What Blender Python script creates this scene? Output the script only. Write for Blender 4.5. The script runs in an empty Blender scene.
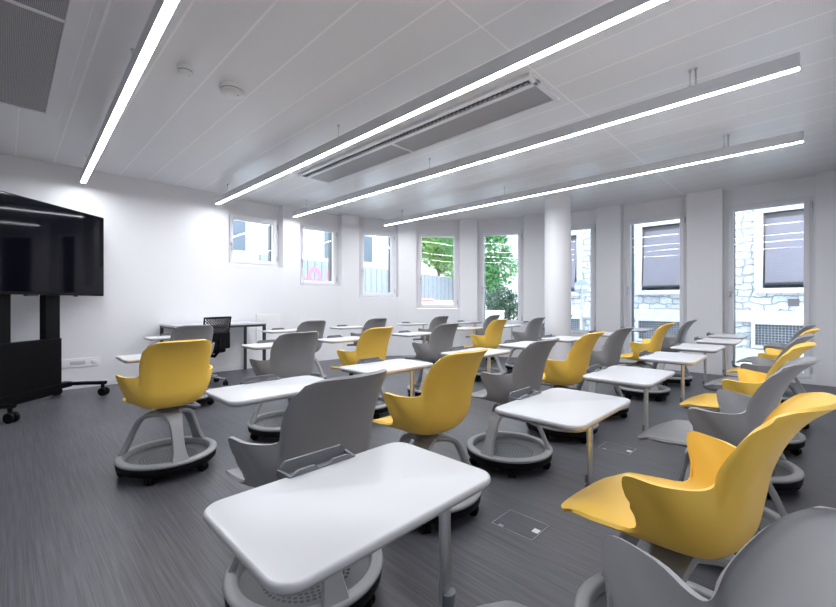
import bpy, bmesh, math, random
from mathutils import Vector, Matrix
random.seed(7)
PI = math.pi
R = math.radians
COL = bpy.context.scene.collection
ROOM_H = 2.81

# ------------------------------------------------------------------ materials
def new_mat(name):
    m = bpy.data.materials.new(name); m.use_nodes = True
    nt = m.node_tree
    return m, nt, nt.nodes['Principled BSDF'], nt.links

def plain(name, col, rough=0.5, metal=0.0, spec=0.5, bump=0.0, bscale=200.0, var=0.0):
    m, nt, b, L = new_mat(name)
    b.inputs['Base Color'].default_value = (*col, 1)
    b.inputs['Roughness'].default_value = rough
    b.inputs['Metallic'].default_value = metal
    b.inputs['Specular IOR Level'].default_value = spec
    tc = nt.nodes.new('ShaderNodeTexCoord')
    n = nt.nodes.new('ShaderNodeTexNoise'); n.inputs['Scale'].default_value = bscale
    L.new(tc.outputs['Object'], n.inputs['Vector'])
    if bump:
        bp = nt.nodes.new('ShaderNodeBump'); bp.inputs['Strength'].default_value = bump
        bp.inputs['Distance'].default_value = 0.002
        L.new(n.outputs['Fac'], bp.inputs['Height']); L.new(bp.outputs['Normal'], b.inputs['Normal'])
    if var:
        mx = nt.nodes.new('ShaderNodeMix'); mx.data_type = 'RGBA'
        mx.inputs[6].default_value = (*[c * (1 - var) for c in col], 1)
        mx.inputs[7].default_value = (*[min(1, c * (1 + var)) for c in col], 1)
        L.new(n.outputs['Fac'], mx.inputs[0]); L.new(mx.outputs[2], b.inputs['Base Color'])
    return m

def emit(name, col, s):
    m, nt, b, L = new_mat(name)
    b.inputs['Base Color'].default_value = (.9, .9, .9, 1)
    b.inputs['Emission Color'].default_value = (*col, 1)
    b.inputs['Emission Strength'].default_value = s
    return m

M = {}
M['wall'] = plain('white_plaster', (.86, .86, .885), .6, bump=.06, bscale=160)
M['white_frame'] = plain('white_window_paint', (.82, .82, .86), .35)
M['yellow'] = plain('yellow_plastic', (.97, .625, .10), .42, bump=.05, bscale=900)
M['grey'] = plain('grey_plastic', (.30, .30, .31), .42, bump=.05, bscale=900)
M['base_grey'] = plain('grey_base_plastic', (.33, .335, .35), .42)
M['black'] = plain('black_plastic', (.004, .004, .005), .5, spec=.12)
M['rubber'] = plain('black_rubber', (.005, .005, .006), .6, spec=.15)
M['tray_grey'] = plain('dark_grey_plastic', (.17, .175, .19), .45)
M['tablet'] = plain('white_laminate', (.60, .60, .62), .32, bump=.02, bscale=500)
M['alu'] = plain('satin_aluminium', (.62, .63, .65), .34, metal=.9)
M['chrome'] = plain('polished_metal', (.75, .76, .78), .15, metal=1)
M['lamp_body'] = plain('lamp_aluminium', (.70, .71, .74), .45, metal=.2)
M['lamp'] = emit('lamp_diffuser', (.935, .955, 1.0), 36)
M['dark_metal'] = plain('dark_metal', (.05, .052, .06), .4, metal=.3)
M['desk_grey'] = plain('grey_desk_laminate', (.58, .59, .61), .4)
M['white_plastic'] = plain('white_plastic', (.90, .90, .91), .35)
M['shadow_gap'] = plain('dark_gap', (.03, .03, .032), .6)
M['bark'] = plain('bark', (.16, .12, .09), .8, var=.3, bscale=14)
M['house_wall'] = plain('pale_render', (.85, .86, .88), .7, var=.03, bscale=3)
M['house_window'] = plain('grey_house_window', (.13, .16, .21), .25)
M['pavement'] = plain('pale_paving', (.62, .63, .65), .75, var=.08, bscale=5)
M['shutter_box'] = plain('brown_grey_box', (.13, .115, .12), .6)
M['stone_trim'] = plain('smooth_pale_stone', (.58, .60, .63), .7, var=.06, bscale=9)
M['blue'] = plain('sign_blue', (.38, .46, .74), .4)
M['bush'] = plain('dark_leaf', (.035, .085, .045), .5, var=.5, bscale=3)
M['leaf'] = plain('green_leaf', (.20, .37, .085), .5, var=.5, bscale=2)
M['leaf2'] = plain('fresh_leaf', (.07, .22, .06), .5, var=.5, bscale=2)
M['red'] = plain('red_paint', (.62, .10, .10), .5)

def math_node(nt, op, a=None, b=None):
    n = nt.nodes.new('ShaderNodeMath'); n.operation = op
    for i, v in enumerate((a, b)):
        if v is None: continue
        if isinstance(v, (int, float)): n.inputs[i].default_value = v
        else: nt.links.new(v, n.inputs[i])
    return n.outputs[0]

def floor_mat():
    m, nt, b, L = new_mat('grey_streaked_vinyl')
    tc = nt.nodes.new('ShaderNodeTexCoord')
    def noise(sx, sy, det):
        mp = nt.nodes.new('ShaderNodeMapping'); mp.inputs['Scale'].default_value = (sx, sy, 1)
        L.new(tc.outputs['Object'], mp.inputs['Vector'])
        n = nt.nodes.new('ShaderNodeTexNoise'); n.inputs['Scale'].default_value = 1; n.inputs['Detail'].default_value = det
        L.new(mp.outputs['Vector'], n.inputs['Vector']); return n.outputs['Fac']
    n1 = noise(230, 3.5, 2); n2 = noise(80, 1.4, 4); n3 = noise(1.2, 1.0, 2)
    s = math_node(nt, 'ADD', math_node(nt, 'MULTIPLY', n1, .55), math_node(nt, 'MULTIPLY', n2, .45))
    s = math_node(nt, 'ADD', s, math_node(nt, 'MULTIPLY', math_node(nt, 'SUBTRACT', n3, .5), .15))
    cr = nt.nodes.new('ShaderNodeValToRGB')
    cr.color_ramp.elements[0].position = .38; cr.color_ramp.elements[0].color = (.066, .067, .077, 1)
    cr.color_ramp.elements[1].position = .63; cr.color_ramp.elements[1].color = (.128, .128, .144, 1)
    L.new(s, cr.inputs['Fac'])
    # sheet joints
    sx = nt.nodes.new('ShaderNodeSeparateXYZ'); L.new(tc.outputs['Object'], sx.inputs[0])
    def joint(out, period, off, w):
        f = math_node(nt, 'FRACT', math_node(nt, 'DIVIDE', math_node(nt, 'ADD', out, off), period))
        return math_node(nt, 'LESS_THAN', f, w / period)
    j = math_node(nt, 'MAXIMUM', joint(sx.outputs['Y'], 1.0, .62, .004), joint(sx.outputs['X'], .6, .13, .002))
    mx = nt.nodes.new('ShaderNodeMix'); mx.data_type = 'RGBA'
    L.new(math_node(nt, 'MULTIPLY', j, .45), mx.inputs[0]); L.new(cr.outputs['Color'], mx.inputs[6]); mx.inputs[7].default_value = (.02, .02, .025, 1)
    L.new(mx.outputs[2], b.inputs['Base Color'])
    b.inputs['Roughness'].default_value = .40
    bp = nt.nodes.new('ShaderNodeBump'); bp.inputs['Strength'].default_value = .12; bp.inputs['Distance'].default_value = .002
    L.new(s, bp.inputs['Height']); L.new(bp.outputs['Normal'], b.inputs['Normal'])
    return m
M['floor'] = floor_mat()

def ceiling_mat():
    m, nt, b, L = new_mat('perforated_metal_panels')
    tc = nt.nodes.new('ShaderNodeTexCoord'); sx = nt.nodes.new('ShaderNodeSeparateXYZ'); L.new(tc.outputs['Object'], sx.inputs[0])
    def band(out, period, off, w):
        f = math_node(nt, 'FRACT', math_node(nt, 'DIVIDE', math_node(nt, 'ADD', out, off), period))
        return math_node(nt, 'LESS_THAN', f, w / period)
    j = math_node(nt, 'MAXIMUM', band(sx.outputs['X'], .33, 20 * .33 - .41, .015), band(sx.outputs['Y'], 40.0, 40 - 1.46, .014))
    def dots(o):
        return math_node(nt, 'LESS_THAN', math_node(nt, 'ABSOLUTE', math_node(nt, 'SUBTRACT', math_node(nt, 'FRACT', math_node(nt, 'DIVIDE', o, .012)), .5)), .2)
    d = math_node(nt, 'MULTIPLY', dots(sx.outputs['X']), dots(sx.outputs['Y']))
    mx = nt.nodes.new('ShaderNodeMix'); mx.data_type = 'RGBA'
    L.new(math_node(nt, 'MULTIPLY', d, .35), mx.inputs[0]); mx.inputs[6].default_value = (.85, .85, .87, 1); mx.inputs[7].default_value = (.64, .64, .66, 1)
    m2 = nt.nodes.new('ShaderNodeMix'); m2.data_type = 'RGBA'
    L.new(j, m2.inputs[0]); L.new(mx.outputs[2], m2.inputs[6]); m2.inputs[7].default_value = (.98, .98, .98, 1)
    L.new(m2.outputs[2], b.inputs['Base Color'])
    b.inputs['Roughness'].default_value = .33
    b.inputs['Specular IOR Level'].default_value = .5
    return m
M['ceiling'] = ceiling_mat()

def grille_mat():
    m, nt, b, L = new_mat('fine_slotted_grille')
    tc = nt.nodes.new('ShaderNodeTexCoord'); sx = nt.nodes.new('ShaderNodeSeparateXYZ'); L.new(tc.outputs['Object'], sx.inputs[0])
    def st(o, p): return math_node(nt, 'GREATER_THAN', math_node(nt, 'FRACT', math_node(nt, 'DIVIDE', o, p)), .45)
    d = math_node(nt, 'MULTIPLY', st(sx.outputs['X'], .008), st(sx.outputs['Y'], .008))
    mx = nt.nodes.new('ShaderNodeMix'); mx.data_type = 'RGBA'
    L.new(d, mx.inputs[0]); mx.inputs[6].default_value = (.46, .46, .48, 1); mx.inputs[7].default_value = (.12, .12, .13, 1)
    L.new(mx.outputs[2], b.inputs['Base Color']); b.inputs['Roughness'].default_value = .5
    return m
M['grille'] = grille_mat()

def tray_mat():
    m, nt, b, L = new_mat('dark_grey_tray_with_round_holes')
    tc = nt.nodes.new('ShaderNodeTexCoord'); sx = nt.nodes.new('ShaderNodeSeparateXYZ'); L.new(tc.outputs['Object'], sx.inputs[0])
    x, y = sx.outputs['X'], sx.outputs['Y']
    r = math_node(nt, 'SQRT', math_node(nt, 'ADD', math_node(nt, 'MULTIPLY', x, x), math_node(nt, 'MULTIPLY', y, y)))
    th = math_node(nt, 'ADD', math_node(nt, 'ARCTAN2', y, x), PI)
    dr = .0185
    k = math_node(nt, 'FLOOR', math_node(nt, 'DIVIDE', r, dr))
    fr = math_node(nt, 'SUBTRACT', math_node(nt, 'FRACT', math_node(nt, 'DIVIDE', r, dr)), .5)
    n = math_node(nt, 'ROUND', math_node(nt, 'MULTIPLY', math_node(nt, 'ADD', k, .5), 5.5))
    ft = math_node(nt, 'SUBTRACT', math_node(nt, 'FRACT', math_node(nt, 'DIVIDE', math_node(nt, 'MULTIPLY', th, n), 2 * PI)), .5)
    dd = math_node(nt, 'ADD', math_node(nt, 'MULTIPLY', fr, fr), math_node(nt, 'MULTIPLY', ft, ft))
    hole = math_node(nt, 'MULTIPLY', math_node(nt, 'LESS_THAN', dd, .14), math_node(nt, 'LESS_THAN', r, .168))
    mx = nt.nodes.new('ShaderNodeMix'); mx.data_type = 'RGBA'
    L.new(hole, mx.inputs[0]); mx.inputs[6].default_value = (.13, .133, .145, 1); mx.inputs[7].default_value = (.008, .012, .015, 1)
    L.new(mx.outputs[2], b.inputs['Base Color']); b.inputs['Roughness'].default_value = .45
    return m
M['tray'] = tray_mat()

def glass_mat():
    m = bpy.data.materials.new('window_glass'); m.use_nodes = True
    nt = m.node_tree; nt.nodes.clear(); L = nt.links
    o = nt.nodes.new('ShaderNodeOutputMaterial'); t = nt.nodes.new('ShaderNodeBsdfTransparent'); g = nt.nodes.new('ShaderNodeBsdfGlossy')
    t.inputs['Color'].default_value = (.93, .965, .97, 1); g.inputs['Roughness'].default_value = 0.0
    f = nt.nodes.new('ShaderNodeFresnel'); f.inputs['IOR'].default_value = 1.5
    mx = nt.nodes.new('ShaderNodeMixShader')
    L.new(f.outputs[0], mx.inputs[0]); L.new(t.outputs[0], mx.inputs[1]); L.new(g.outputs[0], mx.inputs[2]); L.new(mx.outputs[0], o.inputs['Surface'])
    return m
M['glass'] = glass_mat()

def screen_mat():
    m, nt, b, L = new_mat('glossy_black_screen')
    b.inputs['Base Color'].default_value = (.003, .003, .006, 1); b.inputs['Roughness'].default_value = .05; b.inputs['Specular IOR Level'].default_value = .16
    return m
M['screen'] = screen_mat()

def stone_mat():
    m, nt, b, L = new_mat('rough_pale_stone_blocks')
    tc = nt.nodes.new('ShaderNodeTexCoord')
    mp = nt.nodes.new('ShaderNodeMapping'); mp.inputs['Rotation'].default_value = (0, 0, 0)
    cx = nt.nodes.new('ShaderNodeCombineXYZ'); sx = nt.nodes.new('ShaderNodeSeparateXYZ')
    L.new(tc.outputs['Object'], sx.inputs[0]); L.new(sx.outputs['Y'], cx.inputs[0]); L.new(sx.outputs['Z'], cx.inputs[1])
    nz = nt.nodes.new('ShaderNodeTexNoise'); nz.inputs['Scale'].default_value = 3.2; nz.inputs['Detail'].default_value = 2
    L.new(tc.outputs['Object'], nz.inputs['Vector'])
    ad = nt.nodes.new('ShaderNodeVectorMath'); ad.operation = 'MULTIPLY_ADD'
    L.new(nz.outputs['Color'], ad.inputs[0]); ad.inputs[1].default_value = (.34, .26, 0); L.new(cx.outputs[0], ad.inputs[2])
    br = nt.nodes.new('ShaderNodeTexBrick'); br.inputs['Scale'].default_value = 1; br.inputs['Brick Width'].default_value = .33
    br.inputs['Row Height'].default_value = .15; br.inputs['Mortar Size'].default_value = .014; br.inputs['Mortar Smooth'].default_value = .6
    br.offset = .42; br.squash = .7; br.squash_frequency = 3
    br.inputs['Color1'].default_value = (.50, .53, .57, 1); br.inputs['Color2'].default_value = (.70, .72, .74, 1); br.inputs['Mortar'].default_value = (.40, .43, .48, 1)
    L.new(ad.outputs[0], br.inputs['Vector']); L.new(br.outputs['Color'], b.inputs['Base Color'])
    n2 = nt.nodes.new('ShaderNodeTexNoise'); n2.inputs['Scale'].default_value = 9; n2.inputs['Detail'].default_value = 4
    L.new(tc.outputs['Object'], n2.inputs['Vector'])
    h = math_node(nt, 'SUBTRACT', math_node(nt, 'MULTIPLY', n2.outputs['Fac'], .8), math_node(nt, 'MULTIPLY', br.outputs['Fac'], .9))
    bp = nt.nodes.new('ShaderNodeBump'); bp.inputs['Strength'].default_value = 1; bp.inputs['Distance'].default_value = .09
    L.new(h, bp.inputs['Height']); L.new(bp.outputs['Normal'], b.inputs['Normal']); b.inputs['Roughness'].default_value = .8
    return m
M['stone'] = stone_mat()

def slat_mat(name, axis, period, c1, c2, dist=.01):
    m, nt, b, L = new_mat(name)
    tc = nt.nodes.new('ShaderNodeTexCoord'); sx = nt.nodes.new('ShaderNodeSeparateXYZ'); L.new(tc.outputs['Object'], sx.inputs[0])
    f = math_node(nt, 'FRACT', math_node(nt, 'DIVIDE', sx.outputs[axis], period))
    g = math_node(nt, 'LESS_THAN', f, .12)
    nz = nt.nodes.new('ShaderNodeTexNoise'); nz.inputs['Scale'].default_value = 6; L.new(tc.outputs['Object'], nz.inputs['Vector'])
    mx = nt.nodes.new('ShaderNodeMix'); mx.data_type = 'RGBA'
    L.new(math_node(nt, 'MAXIMUM', g, math_node(nt, 'MULTIPLY', nz.outputs['Fac'], .5)), mx.inputs[0])
    mx.inputs[6].default_value = (*c1, 1); mx.inputs[7].default_value = (*c2, 1)
    L.new(mx.outputs[2], b.inputs['Base Color']); b.inputs['Roughness'].default_value = .65
    bp = nt.nodes.new('ShaderNodeBump'); bp.inputs['Strength'].default_value = .6; bp.inputs['Distance'].default_value = dist
    L.new(math_node(nt, 'SUBTRACT', 1.0, g), bp.inputs['Height']); L.new(bp.outputs['Normal'], b.inputs['Normal'])
    return m
M['shutter'] = slat_mat('lilac_grey_shutter', 'Z', .045, (.23, .215, .265), (.14, .135, .17), .006)
M['fence'] = slat_mat('weathered_grey_boards', 'X', .27, (.34, .36, .41), (.13, .14, .17))

def grate_mat():
    m, nt, b, L = new_mat('dark_wire_grate')
    tc = nt.nodes.new('ShaderNodeTexCoord'); sx = nt.nodes.new('ShaderNodeSeparateXYZ'); L.new(tc.outputs['Object'], sx.inputs[0])
    a = math_node(nt, 'LESS_THAN', math_node(nt, 'FRACT', math_node(nt, 'DIVIDE', sx.outputs['Y'], .05)), .25)
    c = math_node(nt, 'LESS_THAN', math_node(nt, 'FRACT', math_node(nt, 'DIVIDE', sx.outputs['Z'], .05)), .25)
    mx = nt.nodes.new('ShaderNodeMix'); mx.data_type = 'RGBA'
    L.new(math_node(nt, 'MAXIMUM', a, c), mx.inputs[0]); mx.inputs[6].default_value = (.05, .055, .07, 1); mx.inputs[7].default_value = (.25, .27, .31, 1)
    L.new(mx.outputs[2], b.inputs['Base Color']); return m
M['grate'] = grate_mat()

def mesh_back_mat():
    m, nt, b, L = new_mat('black_woven_mesh')
    b.inputs['Base Color'].default_value = (.012, .012, .013, 1); b.inputs['Roughness'].default_value = .5
    return m
M['mesh_back'] = mesh_back_mat()

# ------------------------------------------------------------------ mesh helpers
def new_bm(): return bmesh.new()

def add_box(bm, x0, x1, y0, y1, z0, z1, bev=0.0, seg=2, mat=None):
    t = bmesh.new()
    bmesh.ops.create_cube(t, size=1)
    for v in t.verts:
        v.co = Vector(((x0 + x1) / 2 + v.co.x * (x1 - x0), (y0 + y1) / 2 + v.co.y * (y1 - y0), (z0 + z1) / 2 + v.co.z * (z1 - z0)))
    if bev: bmesh.ops.bevel(t, geom=list(t.edges), offset=bev, segments=seg, profile=.5, affect='EDGES')
    if mat is not None: bmesh.ops.transform(t, matrix=mat, verts=list(t.verts))
    merge(bm, t)

def merge(bm, t):
    vm = {v: bm.verts.new(v.co) for v in t.verts}
    for f in t.faces:
        try:
            nf = bm.faces.new([vm[v] for v in f.verts]); nf.smooth = f.smooth
        except ValueError: pass
    t.free()

def add_prism(bm, pts, z0, z1, bev=0.0, seg=2):
    t = bmesh.new()
    lo = [t.verts.new((p[0], p[1], z0)) for p in pts]; hi = [t.verts.new((p[0], p[1], z1)) for p in pts]
    n = len(pts)
    t.faces.new(list(reversed(lo))); top = t.faces.new(hi)
    for i in range(n): t.faces.new((lo[i], lo[(i + 1) % n], hi[(i + 1) % n], hi[i]))
    bmesh.ops.recalc_face_normals(t, faces=list(t.faces))
    if bev:
        ed = [e for e in t.edges if abs(e.verts[0].co.z - e.verts[1].co.z) < 1e-6]
        bmesh.ops.bevel(t, geom=ed, offset=bev, segments=seg, profile=.5, affect='EDGES')
    merge(bm, t)

def add_lathe(bm, prof, n=48, closed=False, mat=None):
    t = bmesh.new()
    rings = []
    for (r, z) in prof:
        if r < 1e-5: rings.append([t.verts.new((0, 0, z))])
        else: rings.append([t.verts.new((r * math.cos(2 * PI * i / n), r * math.sin(2 * PI * i / n), z)) for i in range(n)])
    pairs = list(zip(rings, rings[1:])) + ([(rings[-1], rings[0])] if closed else [])
    for a, b in pairs:
        for i in range(n):
            j = (i + 1) % n
            if len(a) == 1 and len(b) == 1: continue
            if len(a) == 1: f = t.faces.new((a[0], b[j], b[i]))
            elif len(b) == 1: f = t.faces.new((a[i], a[j], b[0]))
            else: f = t.faces.new((a[i], a[j], b[j], b[i]))
            f.smooth = True
    bmesh.ops.recalc_face_normals(t, faces=list(t.faces))
    if mat is not None: bmesh.ops.transform(t, matrix=mat, verts=list(t.verts))
    merge(bm, t)

def cyl(bm, c, r, h, axis='Z', n=24, bev=.0):
    m = Matrix.Translation(c)
    if axis == 'X': m = m @ Matrix.Rotation(PI / 2, 4, 'Y')
    if axis == 'Y': m = m @ Matrix.Rotation(PI / 2, 4, 'X')
    b = bev or min(r, h) * .12
    add_lathe(bm, [(0, -h / 2), (r - b, -h / 2), (r, -h / 2 + b), (r, h / 2 - b), (r - b, h / 2), (0, h / 2)], n, mat=m)

def add_tube(bm, pts, r, n=10, rx=None, up=Vector((0, 0, 1))):
    """tube along a polyline; rx gives a second radius for an oval section"""
    pts = [Vector(p) for p in pts]; t = bmesh.new(); rings = []
    for i, p in enumerate(pts):
        d = (pts[min(i + 1, len(pts) - 1)] - pts[max(i - 1, 0)]).normalized()
        s = d.cross(up)
        if s.length < 1e-3: s = d.cross(Vector((0, 1, 0)))
        s.normalize(); u = s.cross(d).normalized()
        ra = r[i] if isinstance(r, (list, tuple)) else r
        rb = (rx[i] if isinstance(rx, (list, tuple)) else rx) if rx else ra
        rings.append([t.verts.new(p + s * (ra * math.cos(2 * PI * k / n)) + u * (rb * math.sin(2 * PI * k / n))) for k in range(n)])
    for a, b in zip(rings, rings[1:]):
        for k in range(n):
            f = t.faces.new((a[k], a[(k + 1) % n], b[(k + 1) % n], b[k])); f.smooth = True
    t.faces.new(list(reversed(rings[0]))); t.faces.new(rings[-1])
    bmesh.ops.recalc_face_normals(t, faces=list(t.faces))
    merge(bm, t)

def catmull(P, n):
    """n samples per span through the list P of Vectors"""
    out = []
    for i in range(len(P) - 1):
        p0 = P[i - 1] if i else P[0] * 2 - P[1]; p1, p2 = P[i], P[i + 1]
        p3 = P[i + 2] if i + 2 < len(P) else P[-1] * 2 - P[-2]
        for k in range(n):
            t = k / n
            out.append(.5 * ((2 * p1) + (p2 - p0) * t + (2 * p0 - 5 * p1 + 4 * p2 - p3) * t * t + (3 * p1 - p0 - 3 * p2 + p3) * t ** 3))
    out.append(P[-1].copy()); return out

def rounded_rect(x0, x1, y0, y1, r, n=6):
    pts = []
    for cx, cy, a in ((x1 - r, y1 - r, 0), (x0 + r, y1 - r, 90), (x0 + r, y0 + r, 180), (x1 - r, y0 + r, 270)):
        for k in range(n + 1):
            t = R(a + 90 * k / n); pts.append((cx + r * math.cos(t), cy + r * math.sin(t)))
    return pts

def obj(name, bm, mat, parent=None, smooth_angle=None):
    me = bpy.data.meshes.new(name); bm.to_mesh(me); bm.free()
    if smooth_angle is not None:
        for p in me.polygons: p.use_smooth = True
        me.set_sharp_from_angle(angle=R(smooth_angle))
    for m in (mat if isinstance(mat, (list, tuple)) else [mat]): me.materials.append(m)
    o = bpy.data.objects.new(name, me); COL.objects.link(o)
    if parent: o.parent = parent
    return o

def tag(o, label, cat, group=None, kind=None):
    o['label'] = label; o['category'] = cat
    if group: o['group'] = group
    if kind: o['kind'] = kind
    return o

def thing(name, label, cat, loc=(0, 0, 0), rz=0, group=None):
    o = bpy.data.objects.new(name, None); COL.objects.link(o)
    o.empty_display_size = .1
    o.location = loc; o.rotation_euler = (0, 0, rz)
    return tag(o, label, cat, group)

def struct(name, bm, mat, parent=None, smooth_angle=None):
    o = obj(name, bm, mat, parent, smooth_angle)
    if not parent: o['kind'] = 'structure'
    return o

# ------------------------------------------------------------------ the room shell
XMIN, YMIN, YL = -2.6, -.24, 6.68
# front edges of the window bays, in plan: (start, end) along the inner face of the curved outer wall
BAYS = [((2.50, 6.68), (3.42, 6.66)), ((3.73, 6.62), (4.58, 6.53)), ((4.92, 6.43), (5.65, 6.08)), ((5.91, 5.82), (6.54, 5.17)),
        ((6.72, 4.87), (7.15, 4.06)), ((7.27, 3.67), (7.46, 2.78)), ((7.52, 2.39), (7.52, 1.41)), ((7.52, .956), (7.52, -.045))]
SILL = [1.70, 1.41, 1.20, .96, .64, .48, .13, .04]
HEAD = 2.545
DEPTH, BACK = .16, .30

def bay_frame(i):
    a, b = Vector(BAYS[i][0]), Vector(BAYS[i][1])
    d = (b - a).normalized(); n = Vector((-d.y, d.x))
    if n.dot(Vector((1, 1))) < 0: n = -n
    return a, b, d, n

bm = new_bm()
v = [bm.verts.new(p) for p in ((XMIN - .3, YMIN - .3, 0), (8.0, YMIN - .3, 0), (8.0, 3.0, 0), (7.6, 4.6, 0), (6.9, 5.8, 0), (5.7, 6.75, 0), (3.6, 7.1, 0), (XMIN - .3, 7.1, 0))]
bm.faces.new(v)
g = bmesh.ops.extrude_face_region(bm, geom=list(bm.faces))
bmesh.ops.translate(bm, vec=(0, 0, -.12), verts=[e for e in g['geom'] if isinstance(e, bmesh.types.BMVert)])
bmesh.ops.recalc_face_normals(bm, faces=list(bm.faces))
struct('floor', bm, M['floor'])
bm = new_bm()
add_prism(bm, [(XMIN - .3, YMIN - .3), (8.0, YMIN - .3), (8.0, 3.0), (7.6, 4.6), (6.9, 5.8), (5.7, 6.75), (3.6, 7.1), (XMIN - .3, 7.1)], ROOM_H, ROOM_H + .12)
struct('ceiling', bm, M['ceiling'])

def bay_walls(bm, i):
    a, b, d, n = bay_frame(i)
    A, B = a + n * DEPTH, b + n * DEPTH
    A2, B2 = a + n * BACK, b + n * BACK
    add_prism(bm, [a, b, B2, A2], 0, SILL[i])                     # solid parapet up to the sill
    add_prism(bm, [A, B, B2, A2], HEAD, ROOM_H)                   # lintel in the recess plane
    for s, t in ((A, A + d * .035), (B - d * .035, B)):
        add_prism(bm, [s, t, t + n * (BACK - DEPTH), s + n * (BACK - DEPTH)], SILL[i], HEAD)

def pier(bm, p0, p1, n0, n1):
    add_prism(bm, [p0, p1, Vector(p1) + n1 * BACK, Vector(p0) + n0 * BACK], 0, ROOM_H)

bm = new_bm()
add_box(bm, XMIN - .2, 2.50, YL, YL + BACK, 0, ROOM_H)
bay_walls(bm, 0)
struct('wall_left', bm, M['wall'])
bm = new_bm()
for i in range(1, 6):
    bay_walls(bm, i)
for i in range(0, 6):
    pier(bm, BAYS[i][1], BAYS[i + 1][0], bay_frame(i)[3], bay_frame(i + 1)[3])
struct('wall_corner', bm, M['wall'])
bm = new_bm()
for i in (6, 7): bay_walls(bm, i)
pier(bm, BAYS[6][1], BAYS[7][0], bay_frame(6)[3], bay_frame(7)[3])
add_box(bm, 7.52, 7.82, YMIN - .1, -.045, 0, ROOM_H)
struct('wall_right', bm, M['wall'])
bm = new_bm(); add_box(bm, XMIN - .2, 7.9, YMIN - .2, YMIN, 0, ROOM_H); struct('wall_back', bm, M['wall'])
bm = new_bm(); add_box(bm, XMIN - .2, XMIN, YMIN, YL, 0, ROOM_H); struct('wall_front', bm, M['wall'])
bm = new_bm(); add_box(bm, XMIN, 2.50, YL - .012, YL, 0, .065, .003)
add_prism(bm, [(2.50, 6.668), (3.42, 6.648), (3.42, 6.66), (2.50, 6.68)], 0, .065)
struct('baseboard_left', bm, M['white_frame'])

# ------------------------------------------------------------------ windows
for i in range(8):
    a, b, d, n = bay_frame(i)
    A = a + n * (DEPTH - .015); w = (b - a).length
    z0, z1 = SILL[i] + (.01 if i else .03), HEAD
    root = bpy.data.objects.new('window_%d' % (i + 1), None); COL.objects.link(root)
    root['kind'] = 'structure'; root.empty_display_size = .1
    root.location = (A.x, A.y, 0); root.rotation_euler = (0, 0, math.atan2(d.y, d.x))
    # local: x along the wall, +y outwards
    sgn = 1 if Vector((-d.y, d.x)).dot(n) > 0 else -1
    m_ = .036
    def fr(bm, x0, x1, zz0, zz1, wd, y0, y1, bv):
        for bx in ((x0, x0 + wd, zz0, zz1), (x1 - wd, x1, zz0, zz1), (x0 + wd, x1 - wd, zz0, zz0 + wd), (x0 + wd, x1 - wd, zz1 - wd, zz1)):
            add_box(bm, bx[0], bx[1], min(y0 * sgn, y1 * sgn), max(y0 * sgn, y1 * sgn), bx[2], bx[3], bv, 1)
    bm = new_bm(); fr(bm, m_, w - m_, z0, z1, .05, .0, .09, .004)
    fo = obj('window_frame', bm, M['white_frame'], root)
    bm = new_bm(); fr(bm, m_ + .022, w - m_ - .022, z0 + .022, z1 - .022, .062, -.018, .06, .005)
    so = obj('window_sash', bm, M['white_frame'], root)
    bm = new_bm(); gx = m_ + .078
    add_box(bm, gx, w - gx, min(.028 * sgn, .034 * sgn), max(.028 * sgn, .034 * sgn), z0 + .078, z1 - .078)
    obj('pane', bm, M['glass'], root)
    bm = new_bm()
    for x0 in (m_ + .05, w - m_ - .085):
        add_box(bm, x0, x0 + .035, min(.095 * sgn, .20 * sgn), max(.095 * sgn, .20 * sgn), z0 + .03, z1 - .03, .003, 1)
    obj('guide_rail', bm, M['dark_metal'], root)
    zh = (z0 + z1) / 2 if i > 4 else z0 + .38 * (z1 - z0) + .02
    bm = new_bm(); hx = m_ + .05
    add_box(bm, hx - .014, hx + .014, min(-.03 * sgn, -.018 * sgn), max(-.03 * sgn, -.018 * sgn), zh - .035, zh + .035, .004)
    add_tube(bm, [(hx, -.03 * sgn, zh), (hx, -.05 * sgn, zh), (hx, -.054 * sgn, zh - .02), (hx, -.054 * sgn, zh - .12)], .009, 8)
    obj('window_handle', bm, M['alu'], so)
    bm = new_bm()
    for zz in (z0 + .12, z1 - .12):
        cyl(bm, (w - m_ - .006, -.012 * sgn, zz), .009, .09, 'Z', 10)
    obj('hinge', bm, M['alu'], so)

# ------------------------------------------------------------------ round column
col = thing('column', 'round white column between the grey chairs and the tall windows', 'column', (6.32, 2.97, 0))
bm = new_bm(); add_lathe(bm, [(0, 0), (.205, 0), (.205, ROOM_H), (0, ROOM_H)], 64); obj('shaft', bm, M['wall'], col, 40)
bm = new_bm(); add_lathe(bm, [(.205, 0), (.213, 0), (.213, .06), (.205, .065)], 64); obj('plinth', bm, M['white_frame'], col, 40)

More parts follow.
